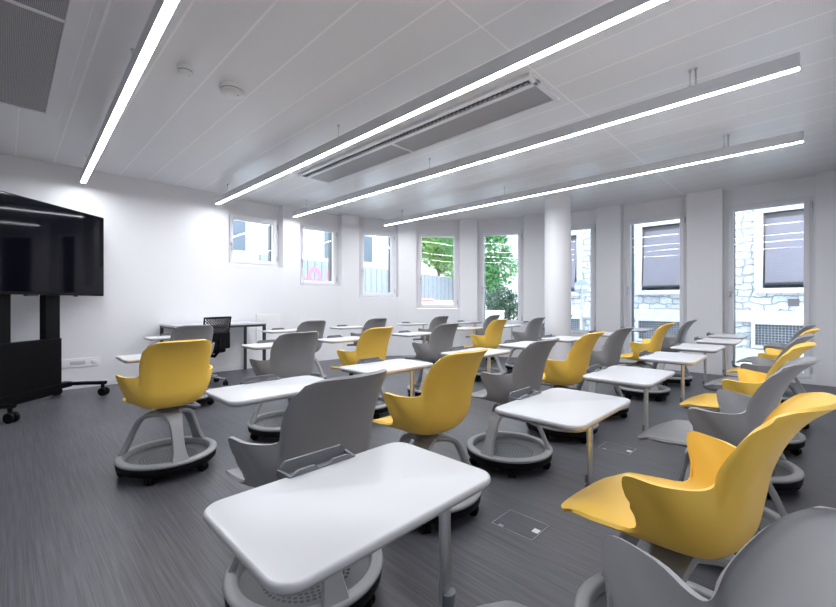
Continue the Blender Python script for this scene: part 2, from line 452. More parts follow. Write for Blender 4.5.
# ------------------------------------------------------------------ lamps
def lamp(x, y0, y1, hang, label, rz=0):
    yc = (y0 + y1) / 2; h = (y1 - y0) / 2
    t = thing('linear_lamp', label, 'ceiling lamp', (x, yc, 2.585), rz, 'linear pendant lamps')
    bm = new_bm(); add_box(bm, -.028, .028, -h, h, .0, .095, .003, 1); obj('lamp_housing', bm, M['lamp_body'], t)
    bm = new_bm(); add_box(bm, -.024, .024, -h + .004, h - .004, -.001, .006); obj('diffuser', bm, M['lamp'], t)
    for k, yy in enumerate(hang):
        bm = new_bm(); dx = 0
        cyl(bm, (0, yy - yc, .105), .006, .022, 'Z', 10)
        add_tube(bm, [(0, yy - yc, .095), (0, yy - yc, ROOM_H - 2.585)], .0035, 6)
        cyl(bm, (0, yy - yc, ROOM_H - 2.585 - .008), .011, .016, 'Z', 12)
        obj('suspension_wire', bm, M['alu'], t)
    bm = new_bm(); yy = hang[0] - .035 - yc
    add_tube(bm, [(0, yy, .095), (0, yy, ROOM_H - 2.585)], .006, 8); cyl(bm, (0, yy, ROOM_H - 2.585 - .006), .014, .012, 'Z', 12)
    obj('power_cable', bm, M['alu'], t)
lamp(.60, .05, 6.50, (.64, 3.28, 6.05), 'leftmost long glowing lamp on the ceiling, ending above the black screen', R(-1.4))
lamp(2.25, .05, 6.46, (.64, 3.27, 6.05), 'long glowing lamp hung right beside the slotted ceiling vent')
lamp(3.53, .05, 6.46, (.64, 3.25, 6.05), 'long glowing lamp whose near end hangs free, second from the window side')
lamp(5.16, .05, 5.93, (.64, 3.25, 5.45), 'shortest long glowing lamp, hung nearest the tall windows and column')

# ------------------------------------------------------------------ ceiling climate units
def climate_unit(x0, x1, y0, y1, rim, label):
    cx, cy = (x0 + x1) / 2, (y0 + y1) / 2
    t = thing('ceiling_vent', label, 'ceiling vent', (cx, cy, ROOM_H), 0, 'slotted ceiling vents')
    w, h = (x1 - x0) / 2, (y1 - y0) / 2; zt, zb = 0, -.03
    bm = new_bm()
    bands = [(-w, -w + .05), (-w + .115, -w + .165), (w - .05, w + rim)]
    for p, q in bands: add_box(bm, p, q, -h, h, zb, zt, .003, 1)
    for p, q in ((-h, -h + .035), (h - .035, h)): add_box(bm, -w + .05, w - .05, p, q, zb, zt)
    add_box(bm, -w + .165, w - .05, -.012, .012, zb, zt)
    obj('vent_frame', bm, M['white_frame'], t)
    for p, q in ((-h + .035, -.012), (.012, h - .035)):
        bm = new_bm(); add_box(bm, -w + .165, w - .05, p, q, zb + .008, zt - .002); obj('grille_panel', bm, M['grille'], t)
    bm = new_bm(); add_box(bm, -w + .05, -w + .115, -h + .035, h - .035, -.004, -.001); s = obj('air_slot', bm, M['shadow_gap'], t)
    bm = new_bm(); y = -h + .06; xa, xb = -w + .053, -w + .115
    comb = [(xa, -h + .04)]
    right = []
    while y < h - .06:
        right += [(xa + .006, y), (xb, y), (xb, y + .012), (xa + .006, y + .012)]; y += .048
    comb = [(xa, -h + .04), (xa + .006, -h + .04)] + right + [(xa + .006, h - .04), (xa, h - .04)]
    add_prism(bm, comb, -.016, -.004)
    obj('slot_blades', bm, M['tray_grey'], s)
climate_unit(2.72, 3.24, 1.5, 4.90, 0, 'long framed ceiling vent with two grey grilles and a black slot, mid ceiling')
climate_unit(-.24, .30, 1.5, 4.92, .05, 'long ceiling vent with grey grilles above the black screen, at the left edge')

def detector(x, y, r, h, label):
    t = thing('smoke_detector', label, 'smoke detector', (x, y, ROOM_H))
    bm = new_bm(); add_lathe(bm, [(0, 0), (r, 0), (r, -h * .42), (r * .96, -h * .5)], 32); obj('mounting_base', bm, M['white_plastic'], t, 35)
    bm = new_bm(); add_lathe(bm, [(r * .88, -h * .44), (r * .88, -h * .56), (0, -h * .56)], 32); obj('sensor_gap', bm, M['tray_grey'], t, 35)
    bm = new_bm(); add_lathe(bm, [(r * .92, -h * .56), (r * .93, -h * .75), (r * .8, -h * .95), (r * .4, -h), (0, -h)], 32); c = obj('sensor_cap', bm, M['white_plastic'], t, 50)
    bm = new_bm(); cyl(bm, (r * .35, -r * .25, -h * .985), r * .06, .006, 'Z', 10); obj('indicator_light', bm, M['tray_grey'], c)
detector(.92, 3.27, .055, .06, 'small round white smoke detector, left one of two on the ceiling')
detector(1.27, 3.31, .095, .055, 'large flat round white detector on the ceiling beside the smaller one')

# ------------------------------------------------------------------ the classroom chair with its tablet
def shell_mesh():
    # rows from the seat front to the crest; columns from the centre line to the right edge (x, y, z)
    rows = [
        [(0, .306, .428), (.06, .305, .428), (.115, .299, .431), (.155, .288, .436), (.180, .271, .442), (.190, .252, .449)],
        [(0, .245, .447), (.07, .244, .447), (.125, .240, .450), (.168, .233, .456), (.194, .224, .462), (.204, .215, .467)],
        [(0, .155, .448), (.07, .155, .448), (.135, .152, .452), (.180, .148, .460), (.205, .142, .468), (.214, .138, .474)],
        [(0, .060, .440), (.07, .060, .440), (.140, .058, .446), (.188, .052, .462), (.212, .044, .480), (.224, .030, .498)],
        [(0, -.010, .434), (.07, -.010, .434), (.142, -.012, .443), (.196, -.006, .478), (.236, .020, .545), (.259, .050, .617)],
        [(0, -.060, .432), (.07, -.060, .433), (.144, -.058, .446), (.202, -.044, .495), (.238, -.012, .585), (.267, .034, .652)],
        [(0, -.105, .436), (.07, -.103, .438), (.146, -.098, .456), (.202, -.082, .515), (.234, -.062, .585), (.254, -.042, .645)],
        [(0, -.145, .455), (.07, -.142, .458), (.146, -.132, .482), (.196, -.116, .545), (.206, -.110, .600), (.208, -.104, .641)],
        [(0, -.172, .500), (.07, -.168, .504), (.144, -.156, .528), (.180, -.143, .585), (.184, -.136, .630), (.184, -.134, .660)],
        [(0, -.186, .575), (.07, -.182, .578), (.140, -.172, .600), (.176, -.160, .648), (.187, -.154, .690), (.188, -.152, .712)],
        [(0, -.202, .660), (.07, -.198, .662), (.136, -.190, .676), (.175, -.181, .712), (.187, -.177, .742), (.188, -.175, .757)],
        [(0, -.233, .745), (.07, -.230, .746), (.132, -.222, .757), (.170, -.212, .778), (.183, -.206, .794), (.185, -.204, .802)],
        [(0, -.277, .818), (.07, -.273, .818), (.126, -.259, .821), (.160, -.241, .823), (.172, -.231, .825), (.178, -.226, .826)],
        [(0, -.330, .868), (.06, -.326, .868), (.108, -.305, .866), (.132, -.283, .860), (.152, -.259, .851), (.166, -.241, .841)],
    ]
    full = []
    for r in rows:
        rr = [Vector(p) for p in r]
        full.append([Vector((-p.x, p.y, p.z)) for p in reversed(rr[1:])] + rr)
    dense = [catmull(r, 4) for r in full]
    cols = [catmull([dense[i][j] for i in range(len(dense))], 4) for j in range(len(dense[0]))]
    bm = new_bm(); nr, nc = len(cols[0]), len(cols)
    V = [[bm.verts.new(cols[j][i]) for j in range(nc)] for i in range(nr)]
    for i in range(nr - 1):
        for j in range(nc - 1):
            f = bm.faces.new((V[i][j], V[i][j + 1], V[i + 1][j + 1], V[i + 1][j])); f.smooth = True
    bmesh.ops.recalc_face_normals(bm, faces=list(bm.faces))
    bm.normal_update()
    if bm.faces[len(bm.faces) // 5].normal.z < 0: bmesh.ops.reverse_faces(bm, faces=list(bm.faces))
    bm.normal_update()
    th = .011
    # hand-made thickness: rounded rim through a middle ring
    low = [[bm.verts.new(V[i][j].co - V[i][j].normal * th) for j in range(nc)] for i in range(nr)]
    for i in range(nr - 1):
        for j in range(nc - 1):
            f = bm.faces.new((low[i][j], low[i + 1][j], low[i + 1][j + 1], low[i][j + 1])); f.smooth = True
    ring = [(0, j) for j in range(nc)] + [(i, nc - 1) for i in range(1, nr)] + [(nr - 1, j) for j in range(nc - 2, -1, -1)] + [(i, 0) for i in range(nr - 2, 0, -1)]
    for k in range(len(ring)):
        p, q = ring[k], ring[(k + 1) % len(ring)]
        f = bm.faces.new((V[p[0]][p[1]], low[p[0]][p[1]], low[q[0]][q[1]], V[q[0]][q[1]])); f.smooth = True
    bmesh.ops.recalc_face_normals(bm, faces=list(bm.faces))
    return bm

def leg_mesh():
    """an arched flat leg in the -y direction, from the hub down to the ring"""
    prof = [Vector(p) for p in ((0, -.02, .372), (0, -.10, .366), (0, -.160, .335), (0, -.198, .265), (0, -.232, .185), (0, -.262, .115))]
    wid = [.060, .052, .040, .034, .036, .050]
    path = catmull(prof, 5); wp = [x.x for x in catmull([Vector((w, 0, 0)) for w in wid], 5)]
    bm = new_bm(); rings = []
    for i, p in enumerate(path):
        d = (path[min(i + 1, len(path) - 1)] - path[max(i - 1, 0)]).normalized()
        n = Vector((1, 0, 0)).cross(d).normalized()
        w, t = wp[i], .013
        sec = [(-w, -t * .35), (-w * .86, -t), (w * .86, -t), (w, -t * .35), (w, t * .35), (w * .86, t), (-w * .86, t), (-w, t * .35)]
        rings.append([bm.verts.new(p + Vector((1, 0, 0)) * a + n * b) for a, b in sec])
    for a, b in zip(rings, rings[1:]):
        for k in range(8): bm.faces.new((a[k], a[(k + 1) % 8], b[(k + 1) % 8], b[k]))
    bm.faces.new(rings[0]); bm.faces.new(list(reversed(rings[-1])))
    bmesh.ops.recalc_face_normals(bm, faces=list(bm.faces))
    return bm

def chair_caster():
    bm = new_bm()
    for s in (-1, 1): cyl(bm, (s * .013, -.250, .027), .027, .017, 'X', 18, .004)
    add_box(bm, -.012, .012, -.268, -.232, .03, .062, .004)
    return bm

def pen_tray():
    """grey holder on the far edge of the tablet: raised back lip, two front humps with a notch between"""
    bm = new_bm()
    def wall(xs, zs, y0, y1):
        t = bmesh.new()
        fr_ = [t.verts.new((x, y0, z)) for x, z in zip(xs, zs)]; bk = [t.verts.new((x, y1, z)) for x, z in zip(xs, zs)]
        n = len(xs)
        t.faces.new(fr_); t.faces.new(list(reversed(bk)))
        for i in range(n): t.faces.new((fr_[i], bk[i], bk[(i + 1) % n], fr_[(i + 1) % n]))
        bmesh.ops.recalc_face_normals(t, faces=list(t.faces)); merge(bm, t)
    wall((-.112, .112, .104, .090, -.090, -.104), (-.012, -.012, .010, .020, .020, .010), .036, .044)     # back lip
    wall((-.106, .106, .098, .078, .030, .016, -.016, -.030, -.078, -.098), (-.012, -.012, .002, .010, .010, .001, .001, .010, .010, .002), -.012, -.004)
    for s in (-1, 1):
        t = bmesh.new()
        P = [(.112 * s, .044, -.012), (.112 * s, .044, .004), (.106 * s, -.012, .002), (.106 * s, -.012, -.012)]
        Q = [(x - .008 * s, y, z) for x, y, z in P]
        a = [t.verts.new(p) for p in P]; b = [t.verts.new(p) for p in Q]
        t.faces.new(a); t.faces.new(list(reversed(b)))
        for i in range(4): t.faces.new((a[i], b[i], b[(i + 1) % 4], a[(i + 1) % 4]))
        bmesh.ops.recalc_face_normals(t, faces=list(t.faces)); merge(bm, t)
    add_box(bm, -.108, .108, -.010, .040, -.016, -.010)
    return bm

TAB = (.06, .40)      # tablet centre from the chair's axis
TZ = .712
def build_chair():
    t = thing('classroom_chair', '', 'chair', (0, 0, 0))
    obj('seat_shell', shell_mesh(), M['grey'], t, 60)
    bm = new_bm(); add_lathe(bm, [(0, .362), (.058, .362), (.066, .376), (.060, .392), (.042, .398), (.042, .420), (.085, .424), (.085, .432), (0, .432)], 32)
    obj('swivel_hub', bm, M['tray_grey'], t, 40)
    bm = new_bm(); add_lathe(bm, [(.284, .100), (.289, .108), (.287, .116), (.279, .121), (.252, .124), (.244, .121), (.240, .113), (.238, .086), (.262, .086)], 72, True)
    obj('base_ring', bm, M['base_grey'], t, 50)
    bm = new_bm(); add_lathe(bm, [(.240, .090), (.20, .080), (.10, .076), (0, .075)], 48); add_lathe(bm, [(0, .066), (.24, .07), (.240, .090)], 48)
    obj('perforated_tray', bm, M['tray'], t, 50)
    bm = new_bm(); add_lathe(bm, [(.262, .100), (.282, .099), (.284, .090), (.282, .062), (.268, .050), (.215, .050), (.215, .07)], 64)
    obj('bumper', bm, M['rubber'], t, 50)
    lm = None
    for k in range(3):
        if lm is None: l = obj('leg', leg_mesh(), M['base_grey'], t, 38); lm = l.data
        else: l = bpy.data.objects.new('leg', lm); COL.objects.link(l); l.parent = t
        l.rotation_euler.z = R(120 * k)
    cm = None
    for k in range(5):
        if cm is None: l = obj('caster', chair_caster(), M['black'], t, 40); cm = l.data
        else: l = bpy.data.objects.new('caster', cm); COL.objects.link(l); l.parent = t
        l.rotation_euler.z = R(72 * k + 20)
    px, py = .245, TAB[1] - .03
    path = catmull([Vector(p) for p in ((.0, .0, .408), (.10, .02, .396), (.185, .08, .362), (.235, .19, .338), (px, py - .05, .332), (px, py, .350), (px, py, .40))], 5)
    bm = new_bm(); add_tube(bm, path, .019, 10, .013); obj('tablet_arm', bm, M['tray_grey'], t, 40)
    bm = new_bm(); add_tube(bm, [(px, py, .365), (px, py, TZ - .024)], .0185, 14, .0115, Vector((0, 1, 0))); 
    cyl(bm, (px, py, TZ - .03), .028, .012, 'Z', 18)
    obj('tablet_post', bm, M['alu'], t, 40)
    x0, x1, y0, y1 = TAB[0] - .262, TAB[0] + .262, TAB[1] - .165, TAB[1] + .165
    bm = new_bm(); add_prism(bm, rounded_rect(x0, x1, y0, y1, .045), TZ - .016, TZ, .006, 3)
    tb = obj('tablet', bm, M['tablet'], t, 40)
    bm = new_bm(); add_prism(bm, rounded_rect(x0 + .008, x1 - .008, y0 + .008, y1 - .008, .04), TZ - .025, TZ - .0155, .003, 1)
    obj('tablet_underside', bm, M['base_grey'], tb, 40)
    p = obj('pen_tray', pen_tray(), M['tray_grey'], tb, 30)
    p.location = (TAB[0] + .01, TAB[1] + .160, TZ + .002); p.scale = (.84, .9, 1)
    return t

proto = build_chair()
shell0 = [c for c in proto.children if c.name.startswith('seat_shell')][0]
yellow_mesh = shell0.data.copy(); yellow_mesh.materials.clear(); yellow_mesh.materials.append(M['yellow'])
grey_mesh = shell0.data

def copy_thing(root):
    r = root.copy(); COL.objects.link(r)
    for ch in list(root.children):
        c = ch.copy(); COL.objects.link(c); c.parent = r
        for g in list(ch.children):
            d = g.copy(); COL.objects.link(d); d.parent = c
    return r

# colour, x, y, yaw of the seat, turn of the base, turn of the tablet, label
CHAIRS = [
 # row closest to the screen wall
 ('g', 1.36, 4.78, 0, 10, (-.09, -.01), 'grey chair with white tablet directly behind the leftmost yellow chair, by the teacher desk'),
 ('g', 2.76, 4.80, 0, 40, (-0.14, -.01), 'grey chair near the screen wall, just right of the teacher desk and white wall panel'),
 ('g', 3.82, 4.80, 0, 70, (-0.12, -.01), 'grey chair near the screen wall, right behind the yellow chair below the third window'),
 ('g', 5.19, 4.75, 0, 20, (-0.12, -.01), 'grey chair near the outer wall, standing below the fourth window from the left'),
 ('g', 6.25, 4.40, 0, 55, (0, -.01), 'grey chair in front of the window with the dark green bush'),
 # second row
 ('y', .755, 3.045, 2, 0, (0, -.01), 'yellow chair seen from behind, leftmost chair and closest to the black screen'),
 ('g', 1.64, 3.17, 1, 15, (0.05, -.01), 'grey chair second from the left in its row, right of the leftmost yellow chair'),
 ('y', 2.46, 3.17, 4, 30, (0, -.01), 'yellow chair in the left half, between two grey chairs, below the third window'),
 ('g', 3.46, 3.15, -1, 50, (0.04, -.01), 'grey chair just behind the tall yellow back in the middle of the room'),
 ('y', 4.79, 3.34, 0, 10, (0, -.01), 'small yellow chair far back, in front of the bush window and left of the column'),
 ('g', 5.72, 3.25, 1, 80, (0, -.01), 'grey chair immediately left of the round white column'),
 ('g', 6.88, 3.32, 0, 0, (0, -.01), 'grey chair mostly hidden behind the round white column'),
 # third row
 ('g', .80, 1.37, 4, -10, (.01, -.01), 'large grey chair seen from behind the nearest white tablet'),
 ('y', 1.59, 1.48, 1, 60, (0, -.01), 'big yellow chair in the centre with its back to the camera'),
 ('g', 2.42, 1.49, 2, -90, (0.1, -.01), 'grey chair in the centre whose round footrest base is in full view'),
 ('y', 3.25, 1.50, 2, 15, (0.09, -.01), 'yellow chair in front of the column base, between two grey chairs'),
 ('g', 4.08, 1.52, -1, 40, (0.1, -.01), 'grey chair right of the column, behind the yellow chair at the column base'),
 ('y', 5.18, 1.42, 2, 75, (0, -.01), 'yellow chair in front of the left one of the two tall right windows'),
 ('g', 6.27, 1.40, 3, 25, (0, -.01), 'grey chair against the pier between the two tall right windows'),
 # nearest row, running along the right edge
 ('g', .545, .24, 0, 60, (-.09, .03), 'grey chair closest to the camera, cut off by the bottom right corner'),
 ('y', 1.40, .285, -5, 30, (0.04, -.01), 'largest yellow chair in side view, at the lower right'),
 ('g', 2.31, .315, -3, 10, (0, -.01), 'grey chair in side view just beyond the largest yellow chair'),
 ('y', 3.19, .315, -2, 50, (0.09, -.01), 'yellow chair on the right, between the two grey side-view chairs'),
 ('g', 4.05, .315, -2, 90, (0.12, -.01), 'grey chair on the right beyond the second yellow side-view chair'),
 ('y', 4.92, .28, -2, 20, (0.09, -.01), 'farthest yellow chair along the right edge, next to last toward the tall window'),
 ('g', 5.80, .30, -2, 0, (0.03, -.01), 'grey chair farthest along the right edge, before the last tall window'),
]
for i, (c, x, y, yaw, br, slide, lab) in enumerate(CHAIRS):
    o = proto if i == 0 else copy_thing(proto)
    o.location = (x, y, 0); o.rotation_euler = (0, 0, R(yaw)); o['label'] = lab; o['group'] = 'tablet chairs in four rows'
    nl = nc = 0
    for ch in o.children:
        n = ch.name.split('.')[0]
        if n == 'seat_shell': ch.data = yellow_mesh if c == 'y' else grey_mesh
        elif n == 'leg': ch.rotation_euler.z = R(120 * nl + br - yaw); nl += 1
        elif n in ('tablet', 'tablet_arm', 'tablet_post'):
            k = 1 if n == 'tablet' else .45
            dx, dy = slide
            ch.rotation_euler.z = R(-yaw)
            ch.location = Matrix.Rotation(R(-yaw), 3, 'Z') @ Vector((dx * k, dy * (1 if n != 'tablet_arm' else .5), 0))
        elif n == 'caster': ch.rotation_euler.z = R(72 * nc + br + 36 - yaw); nc += 1

# ------------------------------------------------------------------ screen on its trolley
A_ = R(45.7)
TH = PI / 2 - A_
st = thing('screen_trolley', 'black wheeled trolley stand carrying the large black screen', 'trolley', (.125, 5.92, 0), TH)
bm = new_bm()
for x0, x1 in ((-.33, -.15), (.23, .41)): add_box(bm, x0, x1, -.035, .035, .06, 1.72, .004)
up = obj('upright', bm, M['black'], st)
bm = new_bm(); add_box(bm, -.34, .42, -.045, .045, .05, .685, .004); obj('lower_panel', bm, M['black'], st)
bm = new_bm(); add_box(bm, -.34, .42, -.055, -.005, 1.35, 1.55, .004); obj('mounting_bracket', bm, M['dark_metal'], st)
bm = new_bm(); add_box(bm, -.57, .56, -.05, .05, .10, .16, .006); obj('cross_beam', bm, M['black'], st)
for x in (-.55, .53):
    bm = new_bm()
    pts = [(x, .20, .125), (x, .0, .135), (x, -.25, .145), (x, -.46, .150)]
    add_tube(bm, pts, .035, 8, .022); f = obj('foot', bm, M['black'], st, 40)
    for y in (.13, -.43):
        bm = new_bm(); cyl(bm, (x, y, .11), .018, .05, 'Z', 14)
        for s in (-1, 1): cyl(bm, (x + s * .024, y - .012, .047), .047, .032, 'X', 20, .006)
        add_box(bm, x - .011, x + .011, y - .035, y + .02, .04, .09, .004)
        obj('caster', bm, M['rubber'], f, 40)
tv = thing('television', 'large black flat screen at the left edge, mounted on the trolley', 'television', (.146, 5.94, 0), TH)
bm = new_bm(); add_box(bm, -.87, .88, -.15, -.09, 1.175, 2.17, .006); add_box(bm, -.5, .5, -.09, -.056, 1.3, 1.95, .01); obj('housing', bm, M['black'], tv)
bm = new_bm(); add_box(bm, -.856, .866, -.1525, -.149, 1.205, 2.158); obj('screen', bm, M['screen'], tv)
bm = new_bm(); add_box(bm, -.12, .0, -.148, -.10, 1.160, 1.176, .003); add_box(bm, .47, .50, -.14, -.11, 1.162, 1.176, .003); obj('sensor_bar', bm, M['dark_metal'], tv)

# wall things
sk = thing('socket_strip', 'white socket strip low on the wall beside the screen trolley', 'wall socket', (.675, YL, .328))
bm = new_bm(); add_box(bm, -.19, .19, -.012, 0, -.055, .055, .004); obj('cover_plate', bm, M['white_plastic'], sk)
for i, (x, w) in enumerate(((-.03, .075),)):
    bm = new_bm(); add_box(bm, x - w, x + w, -.02, -.011, -.018, .022, .004); obj('plug_cover', bm, M['desk_grey'], sk)
bm = new_bm(); cyl(bm, (.13, -.014, 0), .03, .012, 'Y', 20); obj('socket', bm, M['white_frame'], sk)
pn = thing('wall_panel', 'plain white flush panel on the wall right of the teacher desk', 'panel', (3.14, 6.668, .62))
bm = new_bm(); add_box(bm, -.20, .22, -.014, .008, -.28, .275, .004); obj('cover', bm, M['white_plastic'], pn)
bm = new_bm(); cyl(bm, (-.15, -.015, 0), .010, .006, 'Y', 14); obj('lock', bm, M['alu'], pn)

# ------------------------------------------------------------------ teacher desk and mesh chair
dk = thing('teacher_desk', 'grey topped desk with slim dark legs against the screen wall', 'desk', (2.14, 6.26, 0))
bm = new_bm(); add_box(bm, -.61, .62, -.37, .37, .765, .79, .003); obj('desk_top', bm, M['desk_grey'], dk)
bm = new_bm()
for y in (-.35, .35): add_box(bm, -.6, .61, y - .012, y + .012, .735, .765)
for x in (-.585, .595): add_box(bm, x - .012, x + .012, -.34, .34, .735, .765)
obj('desk_frame', bm, M['dark_metal'], dk)
for x in (-.585, .595):
    for y in (-.345, .345):
        bm = new_bm(); add_box(bm, x - .019, x + .019, y - .019, y + .019, 0, .765, .002); obj('leg', bm, M['dark_metal'], dk)

oc = thing('office_chair', 'black mesh-backed office chair with chrome base at the teacher desk', 'office chair', (1.80, 5.69, 0), R(26))
# back panel on the camera side (-y), open weave in an outer frame
bm = new_bm()
def bk(u, v):   # u -1..1, v 0..1
    return Vector((u * (.215 - .02 * (1 - v)), -.20 - .06 * v - .03 * (1 - u * u), .50 + .40 * v))
add_tube(bm, [bk(-1, 0), bk(-1, .25), bk(-1, .5), bk(-1, .75), bk(-1, 1), bk(-.5, 1), bk(0, 1), bk(.5, 1), bk(1, 1), bk(1, .75), bk(1, .5), bk(1, .25), bk(1, 0), bk(.5, 0), bk(0, 0), bk(-.5, 0), bk(-1, 0)], .012, 8)
bf = obj('back_frame', bm, M['black'], oc, 40)
bm = new_bm()
N = 12
for k in range(-N, N + 1):
    for s in (1, -1):
        pts = []
        for q in range(0, 13):
            v = q / 12; u = k / (N * .5) + s * (v - .5) * 1.9
            if -1 <= u <= 1: pts.append(bk(u, v))
        if len(pts) > 1: add_tube(bm, pts, .0068, 5)
obj('mesh_weave', bm, M['mesh_back'], bf)
bm = new_bm(); add_box(bm, -.19, .19, -.275, -.255, .49, .70, .008); obj('lumbar_support', bm, M['black'], oc)
bm = new_bm(); add_prism(bm, rounded_rect(-.23, .23, -.20, .24, .07), .43, .49, .02, 3); obj('seat', bm, M['black'], oc, 40)
bm = new_bm(); add_tube(bm, [(0, -.05, .42), (0, -.20, .40), (0, -.26, .46), (0, -.27, .62)], .022, 8); obj('back_support', bm, M['black'], oc, 40)
for s in (-1, 1):
    bm = new_bm(); add_tube(bm, catmull([Vector(p) for p in ((s * .15, -.02, .43), (s * .25, -.02, .45), (s * .27, -.02, .56), (s * .27, -.05, .655))], 4), .011, 8)
    a = obj('armrest', bm, M['chrome'], oc, 40)
    bm = new_bm(); add_box(bm, s * .27 - .035, s * .27 + .035, -.17, .10, .655, .68, .01); obj('arm_pad', bm, M['black'], a, 40)
bm = new_bm(); cyl(bm, (0, 0, .27), .026, .32, 'Z', 18); obj('gas_lift', bm, M['chrome'], oc, 40)
for k in range(5):
    an = R(72 * k - 62); c, s = math.cos(an), math.sin(an)
    bm = new_bm(); add_tube(bm, [(0, 0, .13), (.15 * c, .15 * s, .115), (.29 * c, .29 * s, .085)], [.026, .02, .014], 8)
    l = obj('base_leg', bm, M['chrome'], oc, 40)
    bm = new_bm(); cyl(bm, (0, -.0, .07), .01, .04, 'Z', 10)
    for q in (-1, 1): cyl(bm, (q * .017, 0, .03), .030, .02, 'X', 18, .005)
    w = obj('caster', bm, M['rubber'], l, 40); w.location = (.285 * c, .285 * s, 0); w.rotation_euler.z = an

# ------------------------------------------------------------------ floor boxes
def floor_box(x, y, rz, hw, hh, label, full=True):
    t = thing('floor_box', label, 'floor socket', (x, y, 0), rz, 'floor socket lids')
    bm = new_bm(); w = .003
    for b in ((-hw, hw, -hh, -hh + w), (-hw, hw, hh - w, hh), (-hw, -hw + w, -hh, hh), (hw - w, hw, -hh, hh)): add_box(bm, *b, 0, .0022)
    obj('lid_edge', bm, M['alu'], t)
    bm = new_bm(); add_box(bm, -hw + w, hw - w, -hh + w, hh - w, 0, .0012); obj('lid', bm, M['floor'], t)
    bm = new_bm(); add_box(bm, -.02, .016, -hh + .008, -hh + .04, .001, .0032, .001); obj('lid_latch', bm, M['white_plastic'], t)
    bm = new_bm(); add_box(bm, -hw + w, -hw + .02, hh - .06, hh - .035, .001, .0026); obj('cable_flap', bm, M['alu'], t)
floor_box(1.78, 1.03, 0, .088, .11, 'square socket lid set in the floor in front of the largest yellow chair')
floor_box(3.21, 1.045, 0, .088, .11, 'square socket lid in the floor beyond the nearest tablets, by the middle grey chair')

# ------------------------------------------------------------------ outside
def gz(x, y):
    return -.06 + 1.35 * max(0., min(1., (y - 1.0) / 11.0)) ** 2.5
bm = new_bm(); NX, NY = 24, 30
V = [[None] * (NY + 1) for _ in range(NX + 1)]
for i in range(NX + 1):
    for j in range(NY + 1):
        x, y = -6 + 46 * i / NX, -8 + 44 * j / NY
        inside = (x < 7.9 and y < 6.95)
        z = gz(x, y)
        V[i][j] = bm.verts.new((x, y, z))
def in_room(x, y): return x < 8.6 and y < 7.2
for i in range(NX):
    for j in range(NY):
        c = V[i][j].co.lerp(V[i + 1][j + 1].co, .5)
        if c.x < 7.2 and c.y < 6.2: continue
        f = bm.faces.new((V[i][j], V[i + 1][j], V[i + 1][j + 1], V[i][j + 1])); f.smooth = True
bmesh.ops.recalc_face_normals(bm, faces=list(bm.faces))
# keep the street outside the building's footprint
bm2 = [v for v in bm.verts if v.co.x < 8.3 and v.co.y < 7.2]
for v_ in bm2: v_.co.z = -.13
struct('street_ground', bm, M['pavement'])

FX = 10.5
sb = thing('stone_house', 'pale rough stone house facade across the lane, with lilac roller shutters', 'building', (FX, 1.5, 0))
bm = new_bm()
holes = [(-.45, .68), (1.75, 2.85), (4.40, 5.45)]
y0, y1 = -4.5, 5.75
edges = [y0] + [e for h in holes for e in h] + [y1]
for p, q in zip(edges[0::2], edges[1::2]): add_box(bm, 0, .6, p - 1.5, q - 1.5, -.3, 6.5)
for p, q in holes:
    add_box(bm, 0, .6, p - 1.5, q - 1.5, 2.86, 6.5)
    add_box(bm, 0, .6, p - 1.5, q - 1.5, -.3, 1.36)
obj('stone_wall', bm, M['stone'], sb)
bm = new_bm(); add_box(bm, -.07, .0, y0 - 1.5, y1 - 1.5, .70, .93, .01); add_box(bm, -.10, 0, y0 - 1.5, y1 - 1.5, -.3, .16, .01)
obj('plinth_band', bm, M['stone_trim'], sb)
for (p, q) in holes:
    bm = new_bm(); a, b = p - 1.5, q - 1.5
    for u in ((a - .14, a), (b, b + .14)): add_box(bm, -.05, .18, u[0], u[1], 1.36, 2.86, .01)
    add_box(bm, -.05, .18, a - .14, b + .14, 2.86, 3.04, .01)
    fr_ = obj('window_surround', bm, M['stone_trim'], sb)
    bm = new_bm(); add_box(bm, -.14, .16, a - .12, b + .12, 1.27, 1.37, .012); obj('window_ledge', bm, M['stone_trim'], sb)
    bm = new_bm(); add_box(bm, .10, .30, a, b, 2.60, 2.86); add_box(bm, .02, .05, a, a + .035, 1.44, 2.80); add_box(bm, .02, .05, b - .035, b, 1.44, 2.80)
    obj('shutter_box', bm, M['shutter_box'], sb)
    bm = new_bm()
    tilt = .16
    t = bmesh.new()
    P = [(.06, a + .03, 2.76), (.06, b - .03, 2.76), (.06 - tilt, b - .03, 1.47), (.06 - tilt, a + .03, 1.47)]
    vs = [t.verts.new(x) for x in P]; vb = [t.verts.new((x[0] + .018, x[1], x[2])) for x in P]
    t.faces.new(vs); t.faces.new(list(reversed(vb)))
    for k in range(4): t.faces.new((vs[k], vb[k], vb[(k + 1) % 4], vs[(k + 1) % 4]))
    bmesh.ops.recalc_face_normals(t, faces=list(t.faces)); merge(bm, t)
    sh = obj('roller_shutter', bm, M['shutter'], sb)
    bm = new_bm(); add_box(bm, .03 - tilt, .075 - tilt, a + .03, b - .03, 1.435, 1.475); obj('shutter_rail', bm, M['dark_metal'], sh)
    bm = new_bm(); add_box(bm, .30, .34, a, b, 1.36, 2.86); obj('window_pane', bm, M['house_window'], sb)
for (p, q) in ((-.35, .80), (1.80, 2.92), (4.3, 5.4)):
    bm = new_bm(); a, b = p - 1.5, q - 1.5
    for bx in ((a - .06, a, .18, .72), (b, b + .06, .18, .72), (a, b, .66, .72), (a, b, .18, .24)): add_box(bm, -.09, .02, bx[0], bx[1], bx[2], bx[3], .004)
    f = obj('cellar_frame', bm, M['desk_grey'], sb)
    bm = new_bm(); add_box(bm, -.03, .0, a, b, .24, .66); obj('cellar_grate', bm, M['grate'], f)
